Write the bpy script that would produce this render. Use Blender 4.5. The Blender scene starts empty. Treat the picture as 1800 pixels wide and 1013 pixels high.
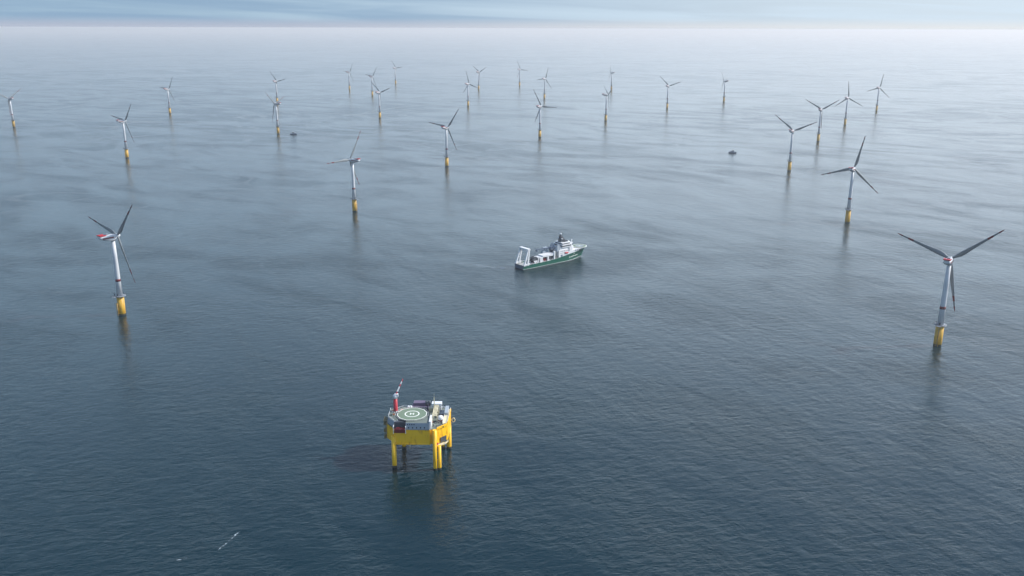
import bpy, bmesh, math, random
from mathutils import Vector, Matrix
R = math.radians
random.seed(7)
sc = bpy.context.scene

# ------------------------------------------------------------------ camera
F_PX, PITCH, ROLL, CAM_H = 1559.7, 0.284716, 0.0030876, 314.03
cd = bpy.data.cameras.new('camera'); cam = bpy.data.objects.new('camera', cd)
sc.collection.objects.link(cam); sc.camera = cam
cd.sensor_width = 36.0; cd.lens = F_PX / 1800 * 36
cd.clip_start = 1.0; cd.clip_end = 400000
_f = Vector((0, math.cos(PITCH), -math.sin(PITCH))); _u0 = Vector((0, math.sin(PITCH), math.cos(PITCH))); _r0 = Vector((1, 0, 0))
_r = _r0 * math.cos(ROLL) + _u0 * math.sin(ROLL); _u = _u0 * math.cos(ROLL) - _r0 * math.sin(ROLL)
cam.matrix_world = Matrix((( _r.x, _u.x, -_f.x, 0), (_r.y, _u.y, -_f.y, 0), (_r.z, _u.z, -_f.z, CAM_H), (0, 0, 0, 1)))

# ------------------------------------------------------------------ sky, sun, exposure
SUN_EL, SUN_AZ = R(41), R(83)          # azimuth clockwise from the view direction (+Y)
SUN_STRENGTH, SKY_STRENGTH, EXPOSURE = 4.6, 0.15, 0.30
HAZE_DENSITY = 0.50e-4
w = bpy.data.worlds.new('World'); sc.world = w; w.use_nodes = True
nt = w.node_tree; N = nt.nodes; L = nt.links; N.clear()

def node(t, tree=None, **kw):
    n = (tree or nt).nodes.new(t)
    for k, v in kw.items(): setattr(n, k, v)
    return n
def mathn(tree, op, a, b=None, clamp=False):
    n = tree.nodes.new('ShaderNodeMath'); n.operation = op; n.use_clamp = clamp
    for i, v in enumerate((a, b)):
        if v is None: continue
        if isinstance(v, (int, float)): n.inputs[i].default_value = v
        else: tree.links.new(v, n.inputs[i])
    return n.outputs[0]
def maprange(tree, v, a, b, c=0.0, d=1.0, smooth=True):
    n = tree.nodes.new('ShaderNodeMapRange'); n.interpolation_type = 'SMOOTHSTEP' if smooth else 'LINEAR'
    tree.links.new(v, n.inputs['Value'])
    for k, x in zip(('From Min', 'From Max', 'To Min', 'To Max'), (a, b, c, d)): n.inputs[k].default_value = x
    return n.outputs['Result']

out = node('ShaderNodeOutputWorld'); bg = node('ShaderNodeBackground')
sky = node('ShaderNodeTexSky', sky_type='NISHITA', sun_disc=False, sun_elevation=SUN_EL, sun_rotation=SUN_AZ,
           altitude=300.0, air_density=1.0, dust_density=0.5, ozone_density=2.0)
tc = node('ShaderNodeTexCoord'); sep = node('ShaderNodeSeparateXYZ'); L.new(tc.outputs['Generated'], sep.inputs[0])
# thin high cloud: streaks near the horizon, broader sheets overhead
den = mathn(nt, 'ADD', mathn(nt, 'MAXIMUM', sep.outputs['Z'], 0.0), 0.10)
cmb = node('ShaderNodeCombineXYZ')
L.new(mathn(nt, 'MULTIPLY', mathn(nt, 'DIVIDE', sep.outputs['X'], den), 0.42), cmb.inputs[0])
L.new(mathn(nt, 'DIVIDE', sep.outputs['Y'], den), cmb.inputs[1])
nz = node('ShaderNodeTexNoise'); nz.inputs['Scale'].default_value = 1.15; nz.inputs['Detail'].default_value = 7
nz.inputs['Roughness'].default_value = 0.62; nz.inputs['Distortion'].default_value = 0.5
L.new(cmb.outputs[0], nz.inputs['Vector'])
# low streaks
cmb2 = node('ShaderNodeCombineXYZ')
L.new(mathn(nt, 'MULTIPLY', sep.outputs['X'], 3.0), cmb2.inputs[0]); L.new(mathn(nt, 'MULTIPLY', sep.outputs['Y'], 3.0), cmb2.inputs[1])
L.new(mathn(nt, 'ADD', mathn(nt, 'MULTIPLY', sep.outputs['Z'], 85.0), mathn(nt, 'MULTIPLY', sep.outputs['X'], 3.0)), cmb2.inputs[2])
nz2 = node('ShaderNodeTexNoise'); nz2.inputs['Scale'].default_value = 1.0; nz2.inputs['Detail'].default_value = 6
nz2.inputs['Roughness'].default_value = 0.55; nz2.inputs['Distortion'].default_value = 0.8
L.new(cmb2.outputs[0], nz2.inputs['Vector'])
lowmask = maprange(nt, sep.outputs['Z'], 0.03, 0.12, 1.0, 0.0)
c_hi = maprange(nt, nz.outputs['Fac'], 0.36, 0.66)
c_lo = maprange(nt, nz2.outputs['Fac'], 0.34, 0.74)
mixf = node('ShaderNodeMix', data_type='FLOAT'); L.new(lowmask, mixf.inputs['Factor']); L.new(c_hi, mixf.inputs['A']); L.new(c_lo, mixf.inputs['B'])
# brighter cover to the right; the air low over the sea is paler
sundir = node('ShaderNodeVectorMath', operation='DOT_PRODUCT')
L.new(tc.outputs['Generated'], sundir.inputs[0])
sundir.inputs[1].default_value = (math.sin(R(52)) * math.cos(R(14)), math.cos(R(52)) * math.cos(R(14)), math.sin(R(14)))
glow = maprange(nt, sundir.outputs['Value'], 0.1, 1.0, 0.0, 1.0)
ccol = node('ShaderNodeMix', data_type='RGBA'); L.new(glow, ccol.inputs['Factor'])
ccol.inputs['A'].default_value = (4.9, 6.9, 8.5, 1); ccol.inputs['B'].default_value = (8.8, 10.5, 12.1, 1)
back_fill = maprange(nt, sep.outputs['Y'], -0.5, 0.0, 1.35, 1.0)  # unseen clouds behind the camera, brightness added to light the platform's front
zl = maprange(nt, sep.outputs['Z'], 0.030, 0.080, 0.43, 1.12)
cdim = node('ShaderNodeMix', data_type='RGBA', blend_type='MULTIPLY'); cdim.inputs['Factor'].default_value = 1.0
L.new(ccol.outputs['Result'], cdim.inputs['A']); L.new(mathn(nt, 'MULTIPLY', zl, back_fill), cdim.inputs['B'])
lowc = node('ShaderNodeMix', data_type='RGBA'); L.new(maprange(nt, sundir.outputs['Value'], 0.45, 0.95), lowc.inputs['Factor'])
lowc.inputs['A'].default_value = (1.55, 2.3, 3.2, 1); lowc.inputs['B'].default_value = (3.6, 4.1, 4.5, 1)
sbase = node('ShaderNodeMix', data_type='RGBA'); L.new(maprange(nt, sep.outputs['Z'], 0.08, 0.35, 1.0, 0.0), sbase.inputs['Factor'])
L.new(sky.outputs[0], sbase.inputs['A']); L.new(lowc.outputs['Result'], sbase.inputs['B'])
cover = mathn(nt, 'ADD', mathn(nt, 'MULTIPLY', mixf.outputs['Result'], 0.66), mathn(nt, 'MULTIPLY', glow, 0.30), True)
cover = mathn(nt, 'MULTIPLY', cover, maprange(nt, sep.outputs['Z'], 0.32, 0.50, 1.0, 0.0))
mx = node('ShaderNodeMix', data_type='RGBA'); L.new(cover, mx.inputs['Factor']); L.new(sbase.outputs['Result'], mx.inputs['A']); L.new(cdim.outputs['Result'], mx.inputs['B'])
hzc = node('ShaderNodeMix', data_type='RGBA'); L.new(maprange(nt, sundir.outputs['Value'], 0.35, 0.92), hzc.inputs['Factor'])
hzc.inputs['A'].default_value = (2.45, 2.75, 3.4, 1); hzc.inputs['B'].default_value = (4.25, 4.45, 4.6, 1)
hmx = node('ShaderNodeMix', data_type='RGBA'); L.new(maprange(nt, sep.outputs['Z'], 0.0005, 0.012, 1.0, 0.0), hmx.inputs['Factor'])
L.new(mx.outputs['Result'], hmx.inputs['A']); L.new(hzc.outputs['Result'], hmx.inputs['B'])
L.new(hmx.outputs['Result'], bg.inputs['Color']); bg.inputs['Strength'].default_value = SKY_STRENGTH
L.new(bg.outputs[0], out.inputs['Surface'])

sd = bpy.data.lights.new('sun', 'SUN'); sd.energy = SUN_STRENGTH; sd.angle = R(3.0); sd.color = (1.0, 0.95, 0.88)
so = bpy.data.objects.new('sun', sd); sc.collection.objects.link(so)
so.rotation_euler = Vector((-math.sin(SUN_AZ) * math.cos(SUN_EL), -math.cos(SUN_AZ) * math.cos(SUN_EL), -math.sin(SUN_EL))).to_track_quat('-Z', 'Y').to_euler()
so.location = (0, 0, 600)

sc.view_settings.view_transform = 'Standard'; sc.view_settings.look = 'None'
sc.view_settings.exposure = EXPOSURE; sc.view_settings.gamma = 1.0; sc.view_settings.use_curve_mapping = False
sc.render.engine = 'CYCLES'
cy = sc.cycles
cy.use_denoising = True; cy.denoiser = 'OPENIMAGEDENOISE'
cy.max_bounces = 8; cy.diffuse_bounces = 2; cy.glossy_bounces = 3; cy.transmission_bounces = 1; cy.volume_bounces = 6
cy.sample_clamp_indirect = 8; cy.caustics_reflective = False; cy.caustics_refractive = False
cy.use_fast_gi = False

# ------------------------------------------------------------------ materials
def principled(name, col, rough=0.5, metal=0.0, spec=0.5, dirt=None, dirt_amt=0.35, scale=0.6, stretch=(1, 1, 0.25), bump=0.0, th=(0.5, 0.78)):
    m = bpy.data.materials.new(name); m.use_nodes = True
    t = m.node_tree; b = t.nodes['Principled BSDF']
    b.inputs['Roughness'].default_value = rough; b.inputs['Metallic'].default_value = metal; b.inputs['Specular IOR Level'].default_value = spec
    tcn = t.nodes.new('ShaderNodeTexCoord'); mp = t.nodes.new('ShaderNodeMapping'); mp.inputs['Scale'].default_value = stretch
    t.links.new(tcn.outputs['Object'], mp.inputs[0])
    n = t.nodes.new('ShaderNodeTexNoise'); n.inputs['Scale'].default_value = scale; n.inputs['Detail'].default_value = 6; n.inputs['Roughness'].default_value = 0.65
    t.links.new(mp.outputs[0], n.inputs['Vector'])
    d = dirt or tuple(c * 0.55 for c in col)
    mix = t.nodes.new('ShaderNodeMix'); mix.data_type = 'RGBA'
    mix.inputs['A'].default_value = (*col, 1); mix.inputs['B'].default_value = (*d, 1)
    t.links.new(maprange(t, n.outputs['Fac'], th[0], th[1], 0.0, dirt_amt), mix.inputs['Factor'])
    t.links.new(mix.outputs['Result'], b.inputs['Base Color'])
    if bump:
        bp = t.nodes.new('ShaderNodeBump'); bp.inputs['Strength'].default_value = 0.5; bp.inputs['Distance'].default_value = bump
        t.links.new(n.outputs['Fac'], bp.inputs['Height']); t.links.new(bp.outputs[0], b.inputs['Normal'])
    return m
M = dict(
    white=principled('white_steel', (0.70, 0.71, 0.72), 0.42, dirt=(0.40, 0.39, 0.36)),
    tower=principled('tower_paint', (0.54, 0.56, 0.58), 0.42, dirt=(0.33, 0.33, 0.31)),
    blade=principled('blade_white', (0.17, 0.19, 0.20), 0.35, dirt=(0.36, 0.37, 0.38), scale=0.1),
    red=principled('signal_red', (0.14, 0.008, 0.015), 0.5),
    brightred=principled('bright_red', (0.42, 0.02, 0.035), 0.5),
    darkgrey=principled('dark_grey', (0.055, 0.065, 0.08), 0.55),
    grey=principled('mid_grey', (0.26, 0.29, 0.33), 0.5),
    yellow=principled('yellow_paint', (0.95, 0.54, 0.010), 0.45, dirt=(0.50, 0.19, 0.012), dirt_amt=0.7, scale=0.42, stretch=(1, 1, 0.22), th=(0.50, 0.68)),
    footyellow=principled('foundation_yellow', (0.62, 0.36, 0.03), 0.5, dirt=(0.33, 0.14, 0.015), dirt_amt=0.8, scale=0.4, stretch=(1, 1, 0.2), th=(0.45, 0.7)),
    splash=principled('splash_zone', (0.035, 0.035, 0.02), 0.8, dirt=(0.02, 0.012, 0.008)),
    green=principled('hull_green', (0.001, 0.095, 0.062), 0.35, dirt=(0.004, 0.07, 0.05)),
    deckgreen=principled('helideck_green', (0.145, 0.205, 0.14), 0.7, dirt=(0.22, 0.27, 0.2), dirt_amt=0.5),
    deck=principled('deck_grey_green', (0.14, 0.17, 0.15), 0.75, dirt=(0.24, 0.24, 0.21), dirt_amt=0.6),
    cladding=principled('grey_cladding', (0.33, 0.38, 0.43), 0.5),
    purple=principled('purple_grey', (0.13, 0.10, 0.16), 0.55, dirt=(0.10, 0.07, 0.14)),
    cream=principled('cream_paint', (0.72, 0.66, 0.46), 0.5),
    orange=principled('orange_paint', (0.72, 0.26, 0.12), 0.5),
    glass=principled('dark_glass', (0.02, 0.03, 0.05), 0.12),
    paintwhite=principled('marking_white', (0.80, 0.82, 0.76), 0.6, dirt=(0.6, 0.62, 0.55)),
    navy=principled('crane_blue_grey', (0.07, 0.10, 0.15), 0.45),
    olive=principled('weathered_yellow', (0.20, 0.15, 0.05), 0.7),
    steel=principled('galvanised', (0.34, 0.35, 0.34), 0.5),
    foam=principled('sea_foam', (0.62, 0.70, 0.74), 0.8, dirt=(0.3, 0.4, 0.45), scale=1.5, stretch=(1, 1, 1)),
)

# sea: dark teal body, swell + chop + ripples, wind lanes that are smoother than their surroundings
sea_m = bpy.data.materials.new('sea_water'); sea_m.use_nodes = True
t = sea_m.node_tree; b = t.nodes['Principled BSDF']
b.inputs['IOR'].default_value = 1.333; b.inputs['Specular IOR Level'].default_value = 0.5
tcn = t.nodes.new('ShaderNodeTexCoord')
def layer(scale, rot, stretch, detail, rough=0.6, dist=0.0, offs=0.0):
    mp = t.nodes.new('ShaderNodeMapping'); mp.vector_type = 'TEXTURE'
    mp.inputs['Rotation'].default_value = (0, 0, R(rot)); mp.inputs['Scale'].default_value = (stretch, 1, 1); mp.inputs['Location'].default_value = (offs, offs * .7, 0)
    t.links.new(tcn.outputs['Object'], mp.inputs[0])
    n = t.nodes.new('ShaderNodeTexNoise'); n.inputs['Scale'].default_value = 1.0 / scale; n.inputs['Detail'].default_value = detail
    n.inputs['Roughness'].default_value = rough; n.inputs['Distortion'].default_value = dist
    t.links.new(mp.outputs[0], n.inputs['Vector']); return n.outputs['Fac']
swell = layer(22, 108, 2.6, 2, 0.5, 0.3)
swell2 = layer(34, 160, 2.4, 2, 0.5, 0.4, 51)
chop = layer(6.5, 12, 2.0, 4, 0.62, 0.4, 17)
chop2 = layer(8.0, 115, 2.2, 3, 0.6, 0.3, 93)
ripple = layer(1.7, 4, 1.8, 3, 0.65, 0.2, 31)
lanes = layer(240, 150, 2.3, 6, 0.6, 2.4, 700)
lanes2 = layer(1100, 20, 2.0, 5, 0.58, 2.0, 1700)
lane = maprange(t, mathn(t, 'ADD', mathn(t, 'MULTIPLY', lanes, 0.6), mathn(t, 'MULTIPLY', lanes2, 0.4)), 0.42, 0.62)
# narrow winding calm streaks on the surface
def vein(scale, rot, st_, offs, wd):
    n_ = layer(scale, rot, st_, 3, 0.5, 1.8, offs)
    return maprange(t, mathn(t, 'ABSOLUTE', mathn(t, 'SUBTRACT', n_, 0.5)), 0.0, wd, 1.0, 0.0)
veins = mathn(t, 'MULTIPLY', mathn(t, 'MAXIMUM', vein(620, 160, 1.8, 300, 0.022), vein(900, 35, 1.6, 2300, 0.014)), lane)
h = mathn(t, 'ADD', mathn(t, 'MULTIPLY', swell, 1.3), mathn(t, 'MULTIPLY', swell2, 0.6))
h = mathn(t, 'ADD', h, mathn(t, 'MULTIPLY', chop, 1.25))
h = mathn(t, 'ADD', h, mathn(t, 'MULTIPLY', chop2, 0.7))
h = mathn(t, 'ADD', h, mathn(t, 'MULTIPLY', ripple, 0.42))
h = mathn(t, 'SUBTRACT', h, (1.3 + 0.6 + 1.25 + 0.7 + 0.42) / 2)     # centred on zero, so a change of strength makes no ridge
gust = maprange(t, layer(75, 128, 2.2, 3, 0.55, 0.8, 410), 0.32, 0.68, 0.68, 1.4)
h = mathn(t, 'MULTIPLY', h, gust)
hs = mathn(t, 'MULTIPLY', mathn(t, 'MULTIPLY', h, maprange(t, lane, 0, 1, 0.42, 0.88)), maprange(t, veins, 0, 1, 1.0, 0.9))
bp = t.nodes.new('ShaderNodeBump'); bp.inputs['Strength'].default_value = 1.0; bp.inputs['Distance'].default_value = 1.0
t.links.new(hs, bp.inputs['Height']); t.links.new(bp.outputs[0], b.inputs['Normal'])
t.links.new(mathn(t, 'MULTIPLY', maprange(t, lane, 0, 1, 0.115, 0.20), maprange(t, veins, 0, 1, 1.0, 0.35)), b.inputs['Roughness'])
b.inputs['Base Color'].default_value = (0.0, 0.016, 0.024, 1)

# ------------------------------------------------------------------ mesh helpers
class MB:
    """collects primitives, then links them as ONE mesh object"""
    def __init__(s): s.bm = bmesh.new(); s.mats = []; s.cur = 0
    def mat(s, m):
        if m not in s.mats: s.mats.append(m)
        s.cur = s.mats.index(m); return s
    def face(s, vs, smooth=False):
        f = s.bm.faces.new(vs); f.material_index = s.cur; f.smooth = smooth; return f
    def box(s, x0, x1, y0, y1, z0, z1, rz=0.0, about=None):
        pts = [(x0, y0, z0), (x1, y0, z0), (x1, y1, z0), (x0, y1, z0), (x0, y0, z1), (x1, y0, z1), (x1, y1, z1), (x0, y1, z1)]
        if rz:
            cx, cy_ = about or ((x0 + x1) / 2, (y0 + y1) / 2); c, q = math.cos(rz), math.sin(rz)
            pts = [(cx + (x - cx) * c - (y - cy_) * q, cy_ + (x - cx) * q + (y - cy_) * c, z) for x, y, z in pts]
        v = [s.bm.verts.new(p) for p in pts]
        for f in ((3, 2, 1, 0), (4, 5, 6, 7), (0, 1, 5, 4), (1, 2, 6, 5), (2, 3, 7, 6), (3, 0, 4, 7)): s.face([v[i] for i in f])
        return s
    def rings(s, rings, cap=True, smooth=True, closed=True, row_mats=None):
        vs = [[s.bm.verts.new(p) for p in r] for r in rings]; n = len(vs[0])
        for j in range(len(vs) - 1):
            if row_mats: s.mat(row_mats[j])
            for i in range(n if closed else n - 1):
                k = (i + 1) % n; s.face((vs[j][i], vs[j][k], vs[j + 1][k], vs[j + 1][i]), smooth)
        if cap and closed: s.face(list(reversed(vs[0]))); s.face(vs[-1])
        return s
    def tube(s, a, c, r0, r1=None, n=12, cap=True):
        a, c = Vector(a), Vector(c); r1 = r0 if r1 is None else r1; d = (c - a).normalized()
        u = d.orthogonal().normalized(); v = d.cross(u)
        s.rings([[tuple(p + rr * (math.cos(2 * math.pi * i / n) * u + math.sin(2 * math.pi * i / n) * v)) for i in range(n)] for p, rr in ((a, r0), (c, r1))], cap, n > 6)
        return s
    def path(s, pts, r, n=5, close=False):
        pts = list(pts) + ([pts[0]] if close else [])
        for a, c in zip(pts, pts[1:]): s.tube(a, c, r, n=n)
        return s
    def lathe(s, prof, cx=0, cy_=0, n=24, row_mats=None, cap=True):
        s.rings([[(cx + r * math.cos(2 * math.pi * i / n), cy_ + r * math.sin(2 * math.pi * i / n), z) for i in range(n)] for r, z in prof], cap, True, True, row_mats)
        return s
    def prism(s, poly, z0, z1, scale_top=1.0):
        cx = sum(p[0] for p in poly) / len(poly); cy_ = sum(p[1] for p in poly) / len(poly)
        s.rings([[(x, y, z0) for x, y in poly], [(cx + (x - cx) * scale_top, cy_ + (y - cy_) * scale_top, z1) for x, y in poly]], True, False)
        return s
    def ball(s, c, r, n=12, m=8, sz=1.0):
        prof = [(max(1e-3, r * math.sin(math.pi * j / m)), c[2] - r * sz * math.cos(math.pi * j / m)) for j in range(m + 1)]
        return s.lathe(prof, c[0], c[1], n)
    def build(s, name, m=None, parent=None, loc=None):
        if m is not None and not s.mats: s.mats.append(m)
        me = bpy.data.meshes.new(name); bmesh.ops.recalc_face_normals(s.bm, faces=s.bm.faces); s.bm.to_mesh(me); s.bm.free()
        for q in s.mats: me.materials.append(q)
        o = bpy.data.objects.new(name, me); sc.collection.objects.link(o)
        if parent: o.parent = parent
        if loc: o.location = loc
        return o
def mb(m): return MB().mat(m)
def tag(o, label=None, cat=None, group=None, kind=None):
    for k, v in (('label', label), ('category', cat), ('group', group), ('kind', kind)):
        if v: o[k] = v
    return o
def thing(name, label, cat, loc=(0, 0, 0), rz=0.0, group=None):
    o = bpy.data.objects.new(name, None); sc.collection.objects.link(o); o.location = loc; o.rotation_euler = (0, 0, rz)
    return tag(o, label, cat, group)
def children(o): return [c for c in bpy.data.objects if c.parent == o]
def railing(m_, pts, h=1.1, r=0.06, close=False, step=3.0):
    pp = list(pts) + ([pts[0]] if close else [])
    for a, c in zip(pp, pp[1:]):
        a, c = Vector(a), Vector(c); n = max(1, int((c - a).length / step))
        for q in (h, h * .55): m_.tube(a + Vector((0, 0, q)), c + Vector((0, 0, q)), r, n=4)
        for i in range(n + 1):
            p = a.lerp(c, i / n); m_.tube(p, p + Vector((0, 0, h)), r, n=4)

# ------------------------------------------------------------------ the sea
m_ = MB().mat(sea_m)
rad = [0, 150, 500, 1200, 2500, 5000, 9000, 16000, 30000, 60000, 160000]; ns = 96
vs = [[m_.bm.verts.new((r * math.cos(2 * math.pi * i / ns), 1500 + r * math.sin(2 * math.pi * i / ns), 0)) for i in range(ns)] for r in rad[1:]]
c0 = m_.bm.verts.new((0, 1500, 0))
for i in range(ns): m_.face((c0, vs[0][i], vs[0][(i + 1) % ns]))
for a, c in zip(vs, vs[1:]):
    for i in range(ns): k = (i + 1) % ns; m_.face((a[i], c[i], c[k], a[k]))
tag(m_.build('sea'), kind='structure')

# ------------------------------------------------------------------ wind turbines
HUB_Z, OVER, TILT, R_ROT = 90.5, 6.0, R(5), 57.0
def make_turbine():
    root = thing('wind_turbine', 'x', 'wind turbine')
    f = mb(M['footyellow']); f.lathe([(4.0, -6), (4.0, 22.3)], n=28); fo = f.build('foundation', parent=root)
    q = mb(M['splash']); q.lathe([(4.04, -6), (4.04, 1.8)], n=28, cap=False); q.build('splash_zone', parent=fo)
    q = mb(M['footyellow'])
    for sy in (-0.9, 0.9):
        q.tube((-5.2, sy * 1.3, -2), (-5.2, sy * 1.3, 15), 0.28, n=8)
        for z in (3, 8, 13): q.tube((-5.2, sy * 1.3, z), (-3.8, sy * 1.0, z), 0.18, n=6)
    q.build('boat_landing', parent=fo)
    q = mb(M['steel'])
    for sy in (-0.3, 0.3): q.tube((-4.7, sy, 0), (-4.7, sy, 22), 0.07, n=5)
    for i in range(36): q.tube((-4.7, -0.3, 1 + i * .6), (-4.7, 0.3, 1 + i * .6), 0.05, n=4)
    q.build('ladder', parent=fo)
    q = mb(M['grey']); q.lathe([(3.2, 22.3), (6.4, 22.3), (6.4, 22.75), (3.2, 22.75)], n=24, cap=False); q.box(-9.0, -5.5, -2.2, 2.2, 22.32, 22.72)
    po = q.build('work_platform', parent=root)
    q = mb(M['darkgrey']); ring = [(6.3 * math.cos(a), 6.3 * math.sin(a), 22.75) for a in [2 * math.pi * i / 16 for i in range(16)]]
    railing(q, ring, 1.3, 0.09, True); railing(q, [(-6, -2.1, 22.72), (-8.9, -2.1, 22.72), (-8.9, 2.1, 22.72), (-6, 2.1, 22.72)], 1.3, 0.09)
    q.build('railing', parent=po)
    q = mb(M['darkgrey']); q.tube((-4.5, 3.2, 22.7), (-4.5, 3.2, 26.2), 0.28, n=8); q.tube((-4.5, 3.2, 26.2), (-8.8, 4.2, 27.2), 0.2, n=6); q.build('davit_crane', parent=po)
    # tower with its red band and door
    r = lambda z: 3.15 - (z - 22.3) / (86.5 - 22.3) * 1.1
    f = mb(M['tower']); f.lathe([(r(z), z) for z in (22.3, 45, 66, 86.5)], n=28); tw = f.build('tower', parent=root)
    q = mb(M['red']); q.lathe([(r(39.5) + .025, 39.5), (r(42.4) + .025, 42.4)], n=28); q.build('red_band', parent=tw)
    q = mb(M['darkgrey']); q.box(-3.3, -3.02, -.6, .6, 22.8, 25.4); q.build('door', parent=tw)
    # nacelle, lofted front (+x) to rear, keel rising to the tail
    secs = [(3.9, 1.9, -1.9, 1.9), (2.6, 2.7, -2.9, 2.9), (-1, 3.3, -4.0, 3.3), (-5, 3.5, -3.7, 3.4), (-10, 3.5, -2.4, 3.3), (-14, 3.3, -0.8, 2.9), (-16.2, 2.6, 0.6, 2.5)]
    rings = []
    for x, hw, z0, z1 in secs:
        zc, hh = (z0 + z1) / 2, (z1 - z0) / 2; rg = []
        for i in range(20):
            a = 2 * math.pi * i / 20; ca, sa = math.cos(a), math.sin(a)
            rg.append((x, hw * math.copysign(abs(ca) ** .55, ca), HUB_Z + zc + hh * math.copysign(abs(sa) ** .55, sa)))
        rings.append(rg)
    q = MB().mat(M['tower']); q.rings(rings, True, True)
    na = q.build('nacelle', parent=root)
    for fc in na.data.polygons: pass
    q = mb(M['red'])
    for sy in (-1, 1): q.box(-13.5, -0.5, sy * 3.49 - .1, sy * 3.49 + .1, HUB_Z - .3, HUB_Z + 1.1)
    q.build('side_stripe', parent=na)
    q = mb(M['darkgrey']); q.lathe([(2.2, 86.3), (3.0, 86.8), (3.0, 87.2)], n=20); q.build('yaw_ring', parent=na)
    q = mb(M['brightred']); q.box(-16.4, -9.0, -3.3, 3.3, HUB_Z + 3.45, HUB_Z + 3.75)
    hd = q.build('hoist_deck', parent=na)
    q = mb(M['brightred'])
    for a_, c_ in (((-16.4, -3.3), (-16.4, 3.3)), ((-16.4, 3.2), (-9.0, 3.2)), ((-16.4, -3.3), (-9.0, -3.3))):
        q.box(min(a_[0], c_[0]), max(a_[0], c_[0]) + .12, min(a_[1], c_[1]), max(a_[1], c_[1]) + .12, HUB_Z + 3.752, HUB_Z + 4.5)
    q.build('guard_rail', parent=hd)
    q = mb(M['grey']); q.box(-7.2, -4.8, -1.2, 1.2, HUB_Z + 3.2, HUB_Z + 4.5); q.tube((-6.4, 1.4, HUB_Z + 3.2), (-6.4, 1.4, HUB_Z + 6.2), 0.08, n=5); q.tube((-6.4, -1.4, HUB_Z + 3.2), (-6.4, -1.4, HUB_Z + 5.8), 0.08, n=5)
    q.build('roof_equipment', parent=na)
    # hub: an ogive in the rotor frame (axis = local +x)
    q = MB().mat(M['tower']); prof = [(-2.3, 1.7), (-1.6, 2.2), (0, 2.35), (1.3, 2.1), (2.4, 1.5), (3.1, .7), (3.35, .05)]
    q.rings([[(x, rr * math.cos(2 * math.pi * i / 20), rr * math.sin(2 * math.pi * i / 20)) for i in range(20)] for x, rr in prof], True, True)
    hub = q.build('hub', parent=root)
    # blade along +z, leading edge towards +y
    st = [(1.6, 1.15, 1.15, 0), (3.0, 1.2, 1.1, .0), (5.5, 1.6, 1.0, .3), (9, 2.25, .75, .65), (13, 2.35, .55, .75), (20, 1.95, .40, .6), (28, 1.55, .30, .45),
          (36, 1.25, .22, .35), (39.5, 1.12, .19, .3), (39.501, 1.12, .19, .3), (45.5, .93, .15, .25), (45.501, .93, .15, .25), (51, .75, .12, .2), (51.001, .75, .12, .2), (54.5, .55, .09, .15), (56.3, .33, .05, .1), (57, .1, .02, .05)]
    rings = []; mats = []
    for k, (z, hc, th, sw) in enumerate(st):
        tw_ = R(12) * max(0, 1 - z / 30) + R(1); rg = []
        for i in range(12):
            a = 2 * math.pi * i / 12; y = hc * math.cos(a); x = min(th * 1.5, 1.15) * math.sin(a) * (1.25 + .4 * math.cos(a)) / 1.35
            y -= sw
            rg.append((x * math.cos(tw_) - y * math.sin(tw_) + .0003 * z * z, y * math.cos(tw_) + x * math.sin(tw_), z))
        rings.append(rg)
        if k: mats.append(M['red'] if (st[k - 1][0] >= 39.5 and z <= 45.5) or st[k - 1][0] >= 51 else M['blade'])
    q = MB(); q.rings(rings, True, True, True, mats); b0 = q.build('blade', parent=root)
    b1 = b0.copy(); b2 = b0.copy()
    for bb in (b1, b2): sc.collection.objects.link(bb)
    return root
def set_rotor(root, phase):
    base = Matrix.Translation((OVER, 0, HUB_Z + OVER * math.sin(TILT))) @ Matrix.Rotation(-TILT, 4, 'Y')
    bl = [c for c in children(root) if c.name.startswith('blade')]
    for c in children(root):
        if c.name.startswith('hub'): c.matrix_local = base
    for i, c in enumerate(bl): c.matrix_local = base @ Matrix.Rotation(-R(phase + 120 * i), 4, 'X')
def copy_tree(o, parent=None):
    c = o.copy(); sc.collection.objects.link(c); c.parent = parent
    for ch in children(o): copy_tree(ch, c)
    return c
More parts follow.
